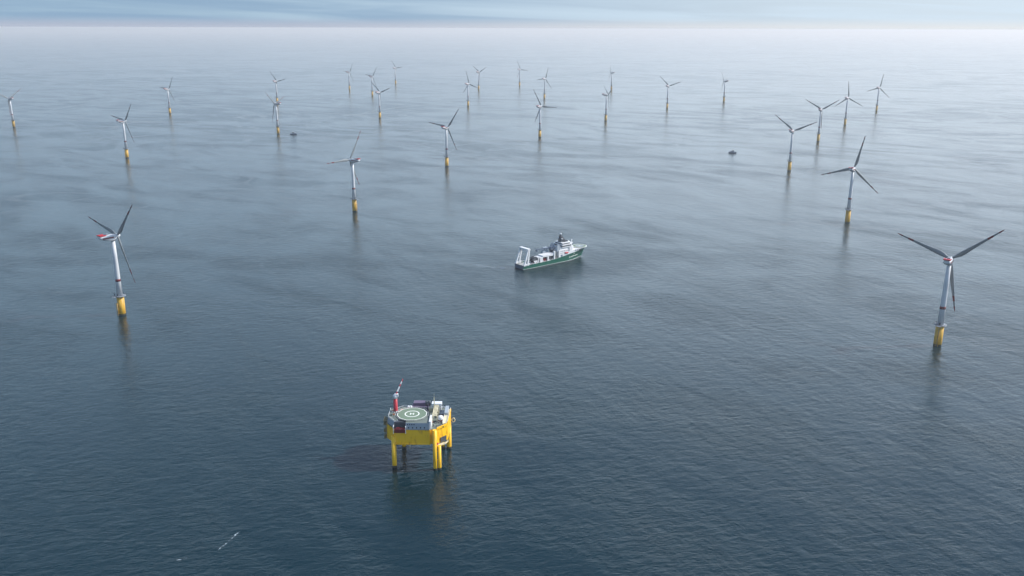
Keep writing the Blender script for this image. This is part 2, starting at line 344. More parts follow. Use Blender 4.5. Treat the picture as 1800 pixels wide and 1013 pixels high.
# x, y, yaw of the rotor axis, rotor phase, label
TURB = [
 (-443.4, 960.4, 55, 75, 'largest turbine on the left, bright red deck on its nacelle, yellow foot'),
 (441.3, 867.0, 54, 70, 'largest wind turbine, far right foreground, its rotor like a wide Y over a yellow foot'),
 (567.9, 1475.2, 55, 107, 'dark turbine just behind the largest right one, one blade straight up to the right'),
 (-281.1, 1557.6, 148, 90, 'turbine up left of the green ship, bright white blade pointing left'),
 (-155.1, 2097.7, 57, 82, 'grey turbine up left of the ship, right of the one with the white blade'),
 (-964.3, 2222.8, 57, 80, 'slim turbine behind the near left one, nacelle pointing right'),
 (-1624.3, 2920.4, 152, 62, 'turbine cut by the left edge, white blade running out of the picture'),
 (-1295.9, 3406.9, 57, 85, 'faint turbine standing alone in the haze, left of the vertically overlapping pair'),
 (-721.9, 2756.2, 158, 50, 'turbine beside the left small boat, pale white blade, in front of a fainter one'),
 (-1023.0, 3928.7, 58, 42, 'faint turbine rising directly behind the one beside the left boat'),
 (-858.7, 4778.6, 46, 86, 'very faint turbine left of the hazy trio in the left half'),
 (-674.7, 4358.7, 50, 82, 'hazy turbine overlapped from the front by the darker V-shaped rotor'),
 (-481.0, 3261.8, 53, 49, 'dark turbine with open V blades, foremost of the hazy trio left of centre'),
 (-681.0, 5292.4, 48, 38, 'faintest turbine at upper left centre, highest in the picture on that side'),
 (-186.2, 3788.2, 47, 14, 'hazy turbine above centre, right blade tip touching the foot of the one behind'),
 (-180.3, 4825.6, 48, 57, 'small faint turbine with V-shaped blades right behind the one left of centre'),
 (39.8, 5156.9, 46, 26, 'small pale turbine at the very top centre with one blade level to the right'),
 (147.9, 4207.5, 46, 99, 'pale turbine above centre, just behind the dark one with the level right blade'),
 (82.0, 2685.0, 51, 30, 'dark turbine above the ship with one blade level to the right and orange-yellow foot'),
 (330.3, 3183.6, 12, 59, 'turbine seen side-on with its nacelle pointing left, right of centre'),
 (522.2, 4803.9, 158, 28, 'tiny pale turbine behind the side-on one, its blades barely visible'),
 (632.5, 3692.6, 51, 49, 'thin dark turbine with V blades standing alone right of centre'),
 (946.3, 4052.3, 147, 42, 'thin hazy turbine without clear blades, above the small boat on the right'),
 (640.1, 2046.7, 53, 54, 'dark V-bladed turbine right of the right-hand small boat, nearest of the receding row'),
 (891.8, 2606.9, 53, 62, 'second turbine of the receding right row, its right blade tip meets the next rotor'),
 (1135.2, 3066.4, 44, 4, 'third turbine of the receding right row, one blade straight up'),
 (1459.9, 3617.5, 42, 108, 'farthest and faintest turbine of the receding right row, nearest the right edge'),
]
proto = make_turbine()
roots = [proto] + [copy_tree(proto) for _ in TURB[1:]]
for root, (x, y, yaw, ph, lab) in zip(roots, TURB):
    root.location = (x, y, 0); root.rotation_euler = (0, 0, R(yaw)); set_rotor(root, ph)
    tag(root, lab, 'wind turbine', 'wind turbines across the sea')

# ------------------------------------------------------------------ transformer platform (world-aligned, origin at its footprint)
PX, PY = -70.0, 611.0
pf = thing('offshore_platform', 'bright yellow transformer platform on tall legs with a round green helicopter deck on top', 'platform', (PX, PY, 0))
def W(x, y): return (x - PX, y - PY)
ZB, ZT = 19.4, 31.2
hull_poly = [W(-86, 596.5), W(-60, 595), W(-60, 596.2), W(-55, 596.2), W(-47.5, 604), W(-46.8, 629), W(-53, 636), W(-84, 637), W(-93, 629), W(-93, 606)]
q = mb(M['yellow']); q.prism(hull_poly, ZB, ZT - .4)
hull = q.build('topside_hull', parent=pf)
q = mb(M['deck']); q.prism([(x * .985, y * .985) for x, y in hull_poly], ZT - .4, ZT); q.build('main_deck', parent=pf)
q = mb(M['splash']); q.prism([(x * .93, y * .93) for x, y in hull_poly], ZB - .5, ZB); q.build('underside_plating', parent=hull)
# stiffener ribs + rust-edged frames on the hull side
q = mb(M['yellow'])
for x in (-60.3, -55.2): q.box(*[c - PX for c in (x, x + .5)], 594.6 - PY, 596.6 - PY, ZB - .3, ZT + .2)
for i in range(6): x = -92.9; y = 608 + i * 4; q.box(x - .4 - PX, x - PX + .1, y - PY, y + .35 - PY, ZB + .2, ZT - .2)
q.box(-86.5 - PX, -59.7 - PX, 594.9 - PY, 596.0 - PY, ZB - .05, ZB + .35); q.build('frame_ribs', parent=hull)
# raised side wall on the right
q = mb(M['yellow']); q.prism([W(-47.9, 603.6), W(-47.2, 603.6), W(-46.6, 629), W(-47.3, 629)], ZT, ZT + 2.0)
q.prism([W(-55, 596.0), W(-54.5, 595.6), W(-47.3, 603.3), W(-47.8, 603.8)], ZT, ZT + 1.6)
q.build('side_wall', parent=pf)
q = mb(M['cream']); q.prism([W(-51.2, 602), W(-48.1, 603.4), W(-47.6, 628), W(-50.4, 628)], ZT + 1.6, ZT + 1.9); wk = q.build('side_walkway', parent=pf)
q = mb(M['white']); railing(q, [(*W(-51.1, 602.2), ZT + 1.9), (*W(-50.4, 627.8), ZT + 1.9)], 1.3, .09); railing(q, [(*W(-47.6, 603.8), ZT + 2.0), (*W(-46.9, 628.8), ZT + 2.0)], 1.1, .08)
q.build('railing', parent=wk)
# dark opening with equipment low on the right chamfer
q = mb(M['darkgrey']); q.prism([W(-52.6, 598.3), W(-48.6, 602.5), W(-48.4, 602.1), W(-52.2, 597.9)], ZB + .3, ZB + 4.2); op = q.build('side_opening', parent=hull)
q = mb(M['brightred']); q.box(*[c - PX for c in (-56.3, -53.9)], 594.0 - PY, 595.8 - PY, ZB - .4, ZB + 1.4); q.build('escape_pod', parent=hull)
q = mb(M['cream']); q.prism([W(-58, 596), W(-56, 592.6), W(-49, 597.8), W(-47, 602)], ZB - .9, ZB - .55)
lo = q.build('lower_walkway', parent=pf)
q = mb(M['cream']); railing(q, [(*W(-58, 595), ZB - .55), (*W(-56, 592.7), ZB - .55), (*W(-49, 597.9), ZB - .55), (*W(-47, 602), ZB - .55)], 1.2, .09); q.build('railing', parent=lo)
# legs
def leg(x, y, r, top=ZB, tw=False):
    q = MB(); px_, py_ = W(x, y)
    q.mat(M['yellow']).lathe([(r, -12), (r, top)], px_, py_, 20); o = q.build('leg', parent=pf)
    mb(M['splash']).lathe([(r + .03, -12), (r + .03, 1.7)], px_, py_, 20, cap=False).build('splash_zone', parent=o); return o
leg(-87.0, 597.2, 1.75, ZB + 6); leg(-56.3, 592.9, 1.5, ZT + 1.0); leg(-53.2, 593.7, 1.35); leg(-48.6, 628.5, 1.9); leg(-53.2, 629.0, 1.2); leg(-83.7, 629.0, 1.6)
q = mb(M['yellow'])
q.tube((*W(-56.3, 592.9), 15), (*W(-53.2, 593.7), 15), .5); q.tube((*W(-56.3, 592.9), 8), (*W(-53.2, 593.7), 8), .5); q.tube((*W(-48.6, 628.5), 12), (*W(-53.2, 629.0), 12), .5); q.build('leg_brace', parent=pf)
# caisson tubes and left hand access tower / netting
q = mb(M['cream'])
for x, y, z in ((-75, 596, 15.5), (-72, 620, 14)): q.tube((*W(x, y), z), (*W(x, y), ZB), .35, n=8)
q.build('drain_pipe', parent=hull)
q = mb(M['olive'])
for z in (ZB - .5, ZB + 5, ZT - 1, ZT + 1.5):
    q.box(*[c - PX for c in (-95.2, -93.4)], 606 - PY, 613 - PY, z, z + .18)
    railing(q, [(*W(-93.6, 606), z), (*W(-95.2, 606), z), (*W(-95.2, 613), z), (*W(-93.6, 613), z)], 1.2, .07)
for x, y in ((-95.2, 606), (-95.2, 613), (-93.5, 606), (-93.5, 613)): q.tube((*W(x, y), ZB + 1), (*W(x, y), ZT + 2.7), .14, n=6)
for i in range(3):
    z = (ZB - .5, ZB + 5, ZT - 1)[i]; z2 = (ZB + 5, ZT - 1, ZT + 1.5)[i]; q.tube((*W(-94.7, 606.4), z), (*W(-94.7, 612.6), z2), .2, n=5); q.tube((*W(-94.0, 606.4), z), (*W(-94.0, 612.6), z2), .2, n=5)
q.build('stair_tower', parent=pf)
# accommodation block under the helideck
q = mb(M['cladding']); q.box(*[c - PX for c in (-77.6, -60.6)], 595.6 - PY, 606 - PY, ZT, ZT + 5.2); ac = q.build('accommodation_block', parent=pf)
q = mb(M['glass'])
for i in range(5): x = -75.9 + i * 2.9 - PX; q.box(x, x + .85, 595.5 - PY, 595.62 - PY, ZT + 1.0, ZT + 2.0)
for i in range(4): x = -76.6 + i * 1.6 - PX; q.box(x, x + .7, 595.5 - PY, 595.62 - PY, ZT + 3.6, ZT + 4.5)
q.build('window', parent=ac)
q = mb(M['white']); q.box(*[c - PX for c in (-60.55, -59.2)], 595.2 - PY, 607 - PY, ZT + .1, ZT + 6.6); q.build('end_panel', parent=ac)
q = mb(M['darkgrey']); q.box(*[c - PX for c in (-86.4, -77.7)], 598.4 - PY, 606 - PY, ZT, ZT + 4.6); eq = q.build('recessed_bay', parent=pf)
q = mb(M['red']); q.box(*[c - PX for c in (-86.0, -77.9)], 594.0 - PY, 596.9 - PY, ZT - 2.0, ZT + .6); bo = q.build('lifeboat', parent=pf)
q = mb(M['red']); q.prism([W(-85.5, 594.3), W(-78.4, 594.3), W(-78.4, 596.6), W(-85.5, 596.6)], ZT + .6, ZT + 1.5, .75); q.build('canopy', parent=bo)
q = mb(M['white'])
for x in (-86.6, -77.6): q.box(x - PX - .2, x - PX + .2, 593.8 - PY, 597.6 - PY, ZT + 2.4, ZT + 2.9); q.box(x - PX - .2, x - PX + .2, 593.8 - PY, 594.3 - PY, ZT - 2.6, ZT + 2.4)
q.build('lifeboat_davit', parent=pf)
q = mb(M['cladding']); q.prism([W(-92, 607), W(-86.6, 599.5), W(-84, 601), W(-84, 622), W(-92, 622)], ZT, ZT + 4.8); lw = q.build('equipment_house', parent=pf)
q = mb(M['white']); railing(q, [(*W(-91.8, 621), ZT + 4.8), (*W(-91.8, 607.2), ZT + 4.8), (*W(-86.6, 600), ZT + 4.8)], 1.2, .09); q.build('railing', parent=lw)
q = mb(M['deck']); q.box(*[c - PX for c in (-77.4, -60.7)], 595.8 - PY, 605.8 - PY, ZT + 5.2, ZT + 5.32); q.build('roof', parent=ac)
q = mb(M['deck']); q.prism([W(-91.8, 607.2), W(-86.6, 600), W(-84.2, 601.2), W(-84.2, 621.8), W(-91.8, 621.8)], ZT + 4.8, ZT + 4.92); q.build('roof', parent=lw)
q = mb(M['darkgrey'])
for i in range(7): q.box(-91.0 + i * .9 - PX, -90.75 + i * .9 - PX, 600.6 + (6 - i) * 1.05 - PY, 600.9 + (6 - i) * 1.05 - PY, ZT + .6, ZT + 4.4)
q.build('wall_post', parent=lw)
for i in range(22):
    x = random.choice([random.uniform(-91, -85.5), random.uniform(-91, -85.5), random.uniform(-62.5, -52)]); y = random.uniform(608, 620) if x < -80 else random.uniform(598, 626); s_ = random.uniform(.5, 1.5); z_ = ZT + 4.92 if x < -80 else ZT
    mb(random.choice([M['steel'], M['white'], M['darkgrey'], M['orange'], M['deck']])).box(0, s_, 0, s_, 0, random.uniform(.5, 1.8)).build('equipment_cabinet', parent=pf, loc=(x - PX, y - PY, z_))
# helideck: octagon-like disc with net frame, markings, supports
HX, HY, HZ, HR = -74.4, 610.2, 37.2, 11.4
n8 = 12
pad = [(HX - PX + HR * math.cos(2 * math.pi * (i + .5) / n8), HY - PY + HR * math.sin(2 * math.pi * (i + .5) / n8)) for i in range(n8)]
q = mb(M['deckgreen']); q.prism(pad, HZ - .6, HZ); hd = q.build('helideck', parent=pf)
def annulus(m_, cx, cy_, r0, r1, z, th, n=48):
    m_.rings([[(cx + r * math.cos(2 * math.pi * i / n), cy_ + r * math.sin(2 * math.pi * i / n), zz) for i in range(n)] for r, zz in ((r0, z), (r0, z + th), (r1, z + th), (r1, z))], False, False)
q = mb(M['paintwhite']); annulus(q, HX - PX, HY - PY, 4.75, 5.55, HZ + .004, .01)
hx, hy = HX - PX, HY - PY
q.box(hx - 1.5, hx - .9, hy - 1.7, hy + 1.7, HZ + .004, HZ + .014); q.box(hx + .9, hx + 1.5, hy - 1.7, hy + 1.7, HZ + .004, HZ + .014); q.box(hx - .9, hx + .9, hy - .35, hy + .35, HZ + .004, HZ + .014)
for i in range(n8):
    a_, c_ = Vector((*pad[i], 0)), Vector((*pad[(i + 1) % n8], 0)); ctr = Vector((hx, hy, 0))
    i0, i1 = ctr + (a_ - ctr) * .955, ctr + (c_ - ctr) * .955
    q.face([q.bm.verts.new((p.x, p.y, HZ + .006)) for p in (a_, c_, i1, i0)])
q.build('deck_markings', parent=hd)
q = mb(M['steel']); net = [(hx + (x - hx) * 1.12, hy + (y - hy) * 1.12) for x, y in pad]
for (a0, a1), (b0_, b1_), (c0_, c1_), (d0, d1) in zip(pad, pad[1:] + pad[:1], net[1:] + net[:1], net):
    q.tube((c0_, c1_, HZ + .15), (d0, d1, HZ + .15), .12, n=5); q.tube((a0, a1, HZ - .2), (d0, d1, HZ + .15), .09, n=4)
    for k in (.25, .5, .75):
        q.tube((a0 + (b0_ - a0) * k, a1 + (b1_ - a1) * k, HZ - .2), (d0 + (c0_ - d0) * k, d1 + (c1_ - d1) * k, HZ + .15), .07, n=4)
q.build('safety_net', parent=hd)
q = mb(M['steel'])
for i in range(n8):
    x, y = pad[i]; q.tube((hx + (x - hx) * .9, hy + (y - hy) * .9, HZ - .6), (hx + (x - hx) * .62, hy + (y - hy) * .55, ZT), .22, n=6)
for k in range(-3, 4): q.box(hx - 9, hx + 9, hy + k * 2.6 - .12, hy + k * 2.6 + .12, HZ - 1.0, HZ - .6)
q.build('support_truss', parent=hd)
# red and white pedestal crane
CX, CY = -87.5, 617.0
q = mb(M['brightred']); q.lathe([(1.65, ZT), (1.65, ZT + 4.8), (1.45, ZT + 15.6)], CX - PX, CY - PY, 16); cr = q.build('crane_pedestal', parent=pf)
q = mb(M['white']); q.lathe([(1.6, ZT + 15.6), (1.7, ZT + 18.0), (1.1, ZT + 18.6)], CX - PX, CY - PY, 16); q.box(CX - PX - .4, CX - PX + 2.2, CY - PY - 1.2, CY - PY + 1.2, ZT + 17.0, ZT + 19.2); q.build('slewing_cab', parent=cr)
bs = Vector((CX - PX + .6, CY - PY, ZT + 18.6)); be = Vector((CX - PX + 5.2, CY - PY + 7.0, ZT + 28.2))
q = MB()
for k in range(6):
    a_, c_ = bs.lerp(be, k / 6), bs.lerp(be, (k + 1) / 6); q.mat(M['white'] if k in (1, 2, 4) else M['brightred'])
    for dx, dz in ((-.42, 0), (.42, 0), (0, .7)):
        s0, s1 = 1 - .6 * k / 6, 1 - .6 * (k + 1) / 6
        q.tube(a_ + Vector((dx * s0, 0, dz * s0)), c_ + Vector((dx * s1, 0, dz * s1)), .17, n=5)
    q.tube(a_ + Vector((-.42 * s0, 0, 0)), c_ + Vector((.42 * s1, 0, 0)), .1, n=4); q.tube(a_ + Vector((.42 * s0, 0, 0)), c_ + Vector((0, 0, .7 * s1)), .1, n=4); q.tube(a_ + Vector((-.42 * s0, 0, 0)), c_ + Vector((0, 0, .7 * s1)), .1, n=4)
q.build('crane_boom', parent=cr)
q = mb(M['orange']); q.box(*[c - PX for c in (-85.2, -80.5)], 622.5 - PY, 625.5 - PY, ZT, ZT + 3.0); q.build('orange_cabin', parent=pf)
q = mb(M['white'])
for x in (-79, -77.2): q.ball((x - PX, 627 - PY, ZT + 4.0), 1.2)
q.box(*[c - PX for c in (-80.4, -76)], 625.8 - PY, 628.2 - PY, ZT, ZT + 2.8); q.build('satellite_dome', parent=pf)
# coolers
q = mb(M['purple']); q.box(*[c - PX for c in (-77, -64.2)], 629 - PY, 635.5 - PY, ZT, ZT + 3.4); q.box(*[c - PX for c in (-75.6, -66)], 631 - PY, 636 - PY, ZT + 3.4, ZT + 5.6); tf = q.build('transformer', parent=pf)
q = mb(M['grey'])
for i in range(9): x = -76.8 + i * 1.4 - PX; q.box(x, x + .5, 628.3 - PY, 629.0 - PY, ZT + .2, ZT + 3.2)
q.build('cooling_fins', parent=tf)
q = mb(M['darkgrey'])
for dx in (0, 2.2): q.lathe([(.95, ZT + 3.4), (.95, ZT + 7.3), (.7, ZT + 7.3)], -65.6 + dx - PX, 631.5 - PY, 12)
q.build('exhaust_stack', parent=tf)
q = mb(M['cream']); q.box(*[c - PX for c in (-63.5, -60.2)], 627.5 - PY, 631 - PY, ZT, ZT + 2.6); q.build('container', parent=pf)
# central gantry of pipes and stairs leading forward, and the mast
q = mb(M['cream'])
for k in range(5):
    y0 = 608 + k * 4.4
    for x in (-59.3, -55.6): q.tube((*W(x, y0), ZT), (*W(x, y0), ZT + 5.4), .2, n=6)
    q.tube((*W(-59.3, y0), ZT + 5.4), (*W(-55.6, y0), ZT + 5.4), .2, n=6)
    if k < 4:
        q.tube((*W(-59.3, y0), ZT), (*W(-59.3, y0 + 4.4), ZT + 5.4), .13, n=5); q.tube((*W(-55.6, y0 + 4.4), ZT), (*W(-55.6, y0), ZT + 5.4), .13, n=5)
for x in (-59.0, -58.1, -57.2, -56.3): q.tube((*W(x, 607), ZT + 5.7), (*W(x, 627), ZT + 5.7), .28, n=7)
q.build('pipe_rack', parent=pf)
q = mb(M['white'])
q.box(*[c - PX for c in (-61.2, -53.6)], 627 - PY, 632 - PY, ZT + 4.6, ZT + 6.8); q.box(*[c - PX for c in (-60.6, -54.2)], 627.5 - PY, 631.5 - PY, ZT, ZT + 4.6)
pl = q.build('control_house', parent=pf)
q = mb(M['cream']); mx_, my_ = W(-58.8, 622)
for dx, dy in ((-.5, -.4), (.5, -.4), (0, .5)): q.tube((mx_ + dx, my_ + dy, ZT + 5), (mx_ + dx * .3, my_ + dy * .3, ZT + 14.2), .13, n=5)
for k in range(6):
    z = ZT + 5.6 + k * 1.5; q.tube((mx_ - .4, my_ - .3, z), (mx_ + .4, my_ - .3, z + 1.3), .08, n=4)
q.tube((mx_, my_, ZT + 14), (mx_, my_, ZT + 17), .08, n=5); q.build('radio_mast', parent=pf)
# tanks and boxes on the right
q = mb(M['white']); q.lathe([(2.1, ZT), (2.1, ZT + 4.0), (1.7, ZT + 4.6), (.1, ZT + 4.9)], -53.2 - PX, 609.5 - PY, 20); tk = q.build('storage_tank', parent=pf)
q = mb(M['red']); q.lathe([(2.14, ZT + 1.2), (2.14, ZT + 2.1)], -53.2 - PX, 609.5 - PY, 20, cap=False); q.build('band', parent=tk)
q = mb(M['glass']); q.box(*[c - PX for c in (-54.4, -51.0)], 616 - PY, 623 - PY, ZT, ZT + 3.4); q.build('generator_box', parent=pf)
q = mb(M['cladding']); q.box(*[c - PX for c in (-50.8, -48.2)], 617 - PY, 630 - PY, ZT, ZT + 3.9); q.build('switch_room', parent=pf)
for _ in range(26):
    x = random.uniform(-82, -52); y = random.uniform(624, 636); s_ = random.uniform(.4, 1.1); hgt = random.uniform(.5, 2.2); mb(random.choice([M['steel'], M['white'], M['cladding'], M['darkgrey']])).box(0, s_ * 1.3, 0, s_, 0, hgt).build('equipment_cabinet', parent=pf, loc=(x - PX, y - PY, ZT))
for _ in range(14):
    x = random.uniform(-58, -50); y = random.uniform(598, 607); s_ = random.uniform(.4, .9); mb(random.choice([M['steel'], M['white'], M['darkgrey']])).box(0, s_, 0, s_, 0, random.uniform(.5, 1.6)).build('equipment_cabinet', parent=pf, loc=(x - PX, y - PY, ZT))
q = mb(M['white']); railing(q, [(x, y, ZT) for x, y in [(a * .985, c * .985) for a, c in hull_poly[5:]]], 1.2, .09); q.build('railing', parent=pf)
q = mb(M['cream']); n = 16; cx, cy_, cz = -44.0 - PX, 617 - PY, ZT - 2.0
q.path([(cx + 1.1 * math.cos(2 * math.pi * i / n), cy_, cz + 1.7 * math.sin(2 * math.pi * i / n)) for i in range(n)], .3, 6, True); q.tube((cx - 1.9, cy_, cz), (cx - .9, cy_, cz), .3, n=6)
q.build('cable_reel', parent=pf)

# ------------------------------------------------------------------ offshore vessel: x forward, y to port, origin on the waterline at the stern
sh = thing('offshore_vessel', 'green hulled construction ship with white superstructure, stern A-frame and round bow helideck, under way', 'ship', (9.5, 1167.0, 0), R(38.3))
#          x, half beam at deck, half beam at waterline, green top z
ST = [(0, 9.6, 9.0, 5.8), (6, 10, 9.8, 5.7), (20, 10, 10, 5.7), (40, 10, 10, 5.9), (56, 10, 10, 6.7), (70, 10, 9.9, 8.3), (82, 10, 9.2, 9.9), (92, 9.8, 7.6, 11.1), (100, 9.3, 5.4, 12.0), (107, 8.2, 3.2, 12.8), (113, 6.3, 1.4, 13.4), (118, 3.6, .5, 13.9), (121, .9, .15, 14.2)]
def hull_pt(k, z, side):
    x, hd_, hw, zt = ST[k]; f = max(0, min(1, z / zt)); rake = max(0, (x - 92) / 29) * 7.0 * (1 - f)
    return (x - rake, side * (hw + (hd_ - hw) * f ** 1.6), z)
q = MB(); fr = [-.3, 0.07, .12, .45, 1.0]; rm = [M['darkgrey'], M['paintwhite'], M['green'], M['green']]
grid = {}
for s_ in (-1, 1):
    for k in range(len(ST)):
        for j, f_ in enumerate(fr): grid[s_, k, j] = q.bm.verts.new(hull_pt(k, f_ * (ST[k][3] if f_ > .2 else 6.5), s_))
    for k in range(len(ST) - 1):
        for j in range(len(fr) - 1):
            q.mat(rm[j]); q.face((grid[s_, k, j], grid[s_, k + 1, j], grid[s_, k + 1, j + 1], grid[s_, k, j + 1]), False)
for j in range(len(fr) - 1):
    q.mat(M['darkgrey'] if j < 1 else M['navy']); q.face((grid[-1, 0, j], grid[1, 0, j], grid[1, 0, j + 1], grid[-1, 0, j + 1]))
    q.mat(M['green']); e = len(ST) - 1; q.face((grid[-1, e, j], grid[1, e, j], grid[1, e, j + 1], grid[-1, e, j + 1]))
hl = q.build('hull', parent=sh)
# working deck
q = mb(M['steel'])
dv = [(ST[k][0], ST[k][1] * .96, ST[k][3] - 1.1) for k in range(6)]
for (x0, b0_, z0), (x1, b1_, z1) in zip(dv, dv[1:]): q.face([q.bm.verts.new(p) for p in ((x0 + .2, -b0_, z0), (x1, -b1_, z1), (x1, b1_, z1), (x0 + .2, b0_, z0))])
q.build('working_deck', parent=sh)
# white forecastle above the green
q = mb(M['white']); fk = list(range(5, len(ST))); top = lambda k: {5: 11.2, 6: 13.2, 7: 14.6}.get(k, 14.9)
vt = {}
for s_ in (-1, 1):
    for k in fk:
        x, hd_, hw, zt = ST[k]; vt[s_, k, 0] = q.bm.verts.new((x, s_ * hd_, zt)); vt[s_, k, 1] = q.bm.verts.new((x + max(0, (x - 92) / 29) * 1.2, s_ * (hd_ + (.5 if k > 7 else 0)), top(k)))
    for a_, c_ in zip(fk, fk[1:]): q.face((vt[s_, a_, 0], vt[s_, c_, 0], vt[s_, c_, 1], vt[s_, a_, 1]))
for a_, c_ in zip(fk, fk[1:]): q.face((vt[-1, a_, 1], vt[-1, c_, 1], vt[1, c_, 1], vt[1, a_, 1]))
q.face((vt[-1, 5, 0], vt[1, 5, 0], vt[1, 5, 1], vt[-1, 5, 1])); e = fk[-1]; q.face((vt[-1, e, 0], vt[1, e, 0], vt[1, e, 1], vt[-1, e, 1]))
fo = q.build('forecastle', parent=sh)
q = mb(M['glass'])
for x in (94, 97.5, 101, 103.5): q.box(x, x + 1.3, -10.25, -9.3 if x < 100 else -9.0, 13.0, 13.9)
q.build('porthole', parent=fo)
# white blocks of lettering on the bow
q = mb(M['paintwhite'])
for i, (x0, x1, z0, z1) in enumerate([(83, 85.0, 4.4, 7.0), (85.7, 87.5, 4.4, 7.0), (88.2, 90, 4.4, 7.0), (90.8, 102.0, 4.9, 6.4), (91.5, 99.5, 8.4, 10.0)]):
    n = 5; vs = []
    for kx in range(n + 1):
        x = x0 + (x1 - x0) * kx / n
        for z in (z0, z1):
            k = max(i_ for i_ in range(len(ST) - 1) if ST[i_][0] <= x + 1.5); a_ = hull_pt(k, z, -1); c_ = hull_pt(k + 1, z, -1)
            f_ = (x - a_[0]) / (c_[0] - a_[0]); y = a_[1] + (c_[1] - a_[1]) * f_; vs.append(q.bm.verts.new((x, y - .12, z)))
    for kx in range(n): q.face((vs[2 * kx], vs[2 * kx + 2], vs[2 * kx + 3], vs[2 * kx + 1]))
q.build('bow_lettering', parent=hl)
# superstructure
q = mb(M['white'])
q.box(64, 90, -8.8, 8.8, 7, 17.2); su = q.build('deckhouse', parent=sh)
q = mb(M['white']); q.box(67, 89, -8.0, 8.0, 17.2, 20.4); q.build('upper_deckhouse', parent=su)
q = mb(M['white'])
def roundhouse(m_, x0, x1, hw, z0, z1, flare=0.0):
    pl_ = [(x0, -hw), (x1 - 3, -hw), (x1 - .8, -hw * .75), (x1, -hw * .3), (x1, hw * .3), (x1 - .8, hw * .75), (x1 - 3, hw), (x0, hw)]
    m_.prism(pl_, z0, z1, 1 + flare)
roundhouse(q, 70, 90, 9.2, 20.4, 21.5); roundhouse(q, 70, 90.5, 9.6, 23.2, 24.4); roundhouse(q, 71, 88.5, 7.8, 25.8, 26.8); br = q.build('bridge', parent=sh)
q = mb(M['glass']); roundhouse(q, 70.4, 89.8, 9.0, 21.5, 23.2); roundhouse(q, 71.4, 88.2, 7.6, 24.4, 25.8); q.build('bridge_windows', parent=br)
q = mb(M['glass'])
for z in (9.5, 12.2, 14.9):
    for i in range(7): q.box(67.5 + i * 3.1, 68.6 + i * 3.1, -8.88, -8.78, z, z + 1.0)
    for i in range(4): q.box(63.9, 64.02, -6 + i * 3.2, -4.6 + i * 3.2, z, z + 1.0)
q.build('window', parent=su)
q = mb(M['darkgrey']); q.rings([[(72, -3.2, 26.8), (84, -3.2, 26.8), (84, 3.2, 26.8), (72, 3.2, 26.8)], [(73, -2.2, 32), (78.5, -2.2, 32), (78.5, 2.2, 32), (73, 2.2, 32)], [(73.4, -1.1, 37.2), (75.4, -1.1, 37.2), (75.4, 1.1, 37.2), (73.4, 1.1, 37.2)]], True, False)
q.box(72.6, 77.5, -4, 4, 30.2, 30.7); q.box(73, 76, -3, 3, 33.8, 34.2); q.box(78, 84, -4.6, 4.6, 26.8, 29.0); ms = q.build('mast', parent=sh)
q = mb(M['white']); q.ball((74.3, 0, 38.2), 1.3); q.ball((73.6, -3.6, 31.8), 1.0); q.ball((73.6, 3.6, 31.8), 1.0); q.box(76.5, 77.1, -2.4, 2.4, 31.4, 31.9); q.build('radar_dome', parent=ms)
q = mb(M['white']); q.tube((92.5, -3, 14), (92.5, -3, 27), .9, .55, 10); q.box(91.2, 93.8, -4.6, -1.4, 23.6, 24.2); q.box(90.6, 95, -5, 0, 14.92, 18.4); q.ball((92.5, -3, 27.8), .9); q.build('fore_mast', parent=sh)
for sy in (-1, 1):
    q = mb(M['cladding']); q.box(62, 67, sy * 6.0 - 1.6, sy * 6.0 + 1.6, 10, 24.0); q.tube((64.4, sy * 6, 24), (63.6, sy * 6, 26.2), .8, n=10); q.build('funnel', parent=sh)
q = mb(M['brightred']); q.rings([[(74 + x, -9.9 + r * math.cos(a), 12.4 + r * math.sin(a)) for a in [2 * math.pi * i / 10 for i in range(10)]] for x, r in ((0, .4), (1, 1.2), (5.5, 1.2), (6.8, .4))]); q.build('lifeboat', parent=sh)
q = mb(M['white']); q.box(73, 82, -10.3, -8.8, 10.3, 10.7); q.box(83, 88, -9.6, -8.8, 9, 19.5); q.build('boat_deck', parent=sh)
# bow helideck
q = mb(M['paintwhite']); q.lathe([(9.2, 15.0), (10.6, 15.5), (10.6, 15.8)], 110.5, 0, 28); bh = q.build('bow_helideck', parent=sh)
q = mb(M['deckgreen']); q.lathe([(9.7, 15.81), (9.7, 15.82)], 110.5, 0, 28); q.build('deck_surface', parent=bh)
q = mb(M['orange']); q.mat(M['grey']); annulus(q, 110.5, 0, 1.9, 6.2, 15.825, .01, 28); q.mat(M['paintwhite']); q.box(109.2, 111.8, -1.2, 1.2, 15.84, 15.85); q.build('deck_markings', parent=bh)
q = mb(M['steel'])
for i in range(8): a = 2 * math.pi * i / 8; q.tube((110.5 + 8 * math.cos(a), 8 * math.sin(a), 14.9), (110.5 + 3.5 * math.cos(a), 4 * math.sin(a), 14.2), .25, n=5)
q.build('deck_support', parent=bh)
# stern A-frame
q = mb(M['white'])
for sy in (-1, 1):
    for (x0, x1) in ((1.5, 9.0), (7.5, 11.0)):
        a_, c_ = Vector((x0, sy * 9.2, 5)), Vector((x1, sy * 8.2, 26.0)); n_ = 4
        q.rings([[(p.x - w_, p.y - w_, p.z), (p.x + w_, p.y - w_, p.z), (p.x + w_, p.y + w_, p.z), (p.x - w_, p.y + w_, p.z)] for p, w_ in ((a_, 1.0), (c_, .8))], True, False)
    q.tube((5.2, sy * 8.8, 14), (9.2, sy * 8.7, 14), .4, n=6)
q.box(7.6, 12.2, -9.4, 9.4, 25.5, 27.6); q.box(8.6, 10.0, -7.2, 7.2, 23.2, 24.0); q.box(3, 11.5, -9.9, -8.6, 5, 7.6); q.box(3, 11.5, 8.6, 9.9, 5, 7.6)
q.build('a_frame', parent=sh)
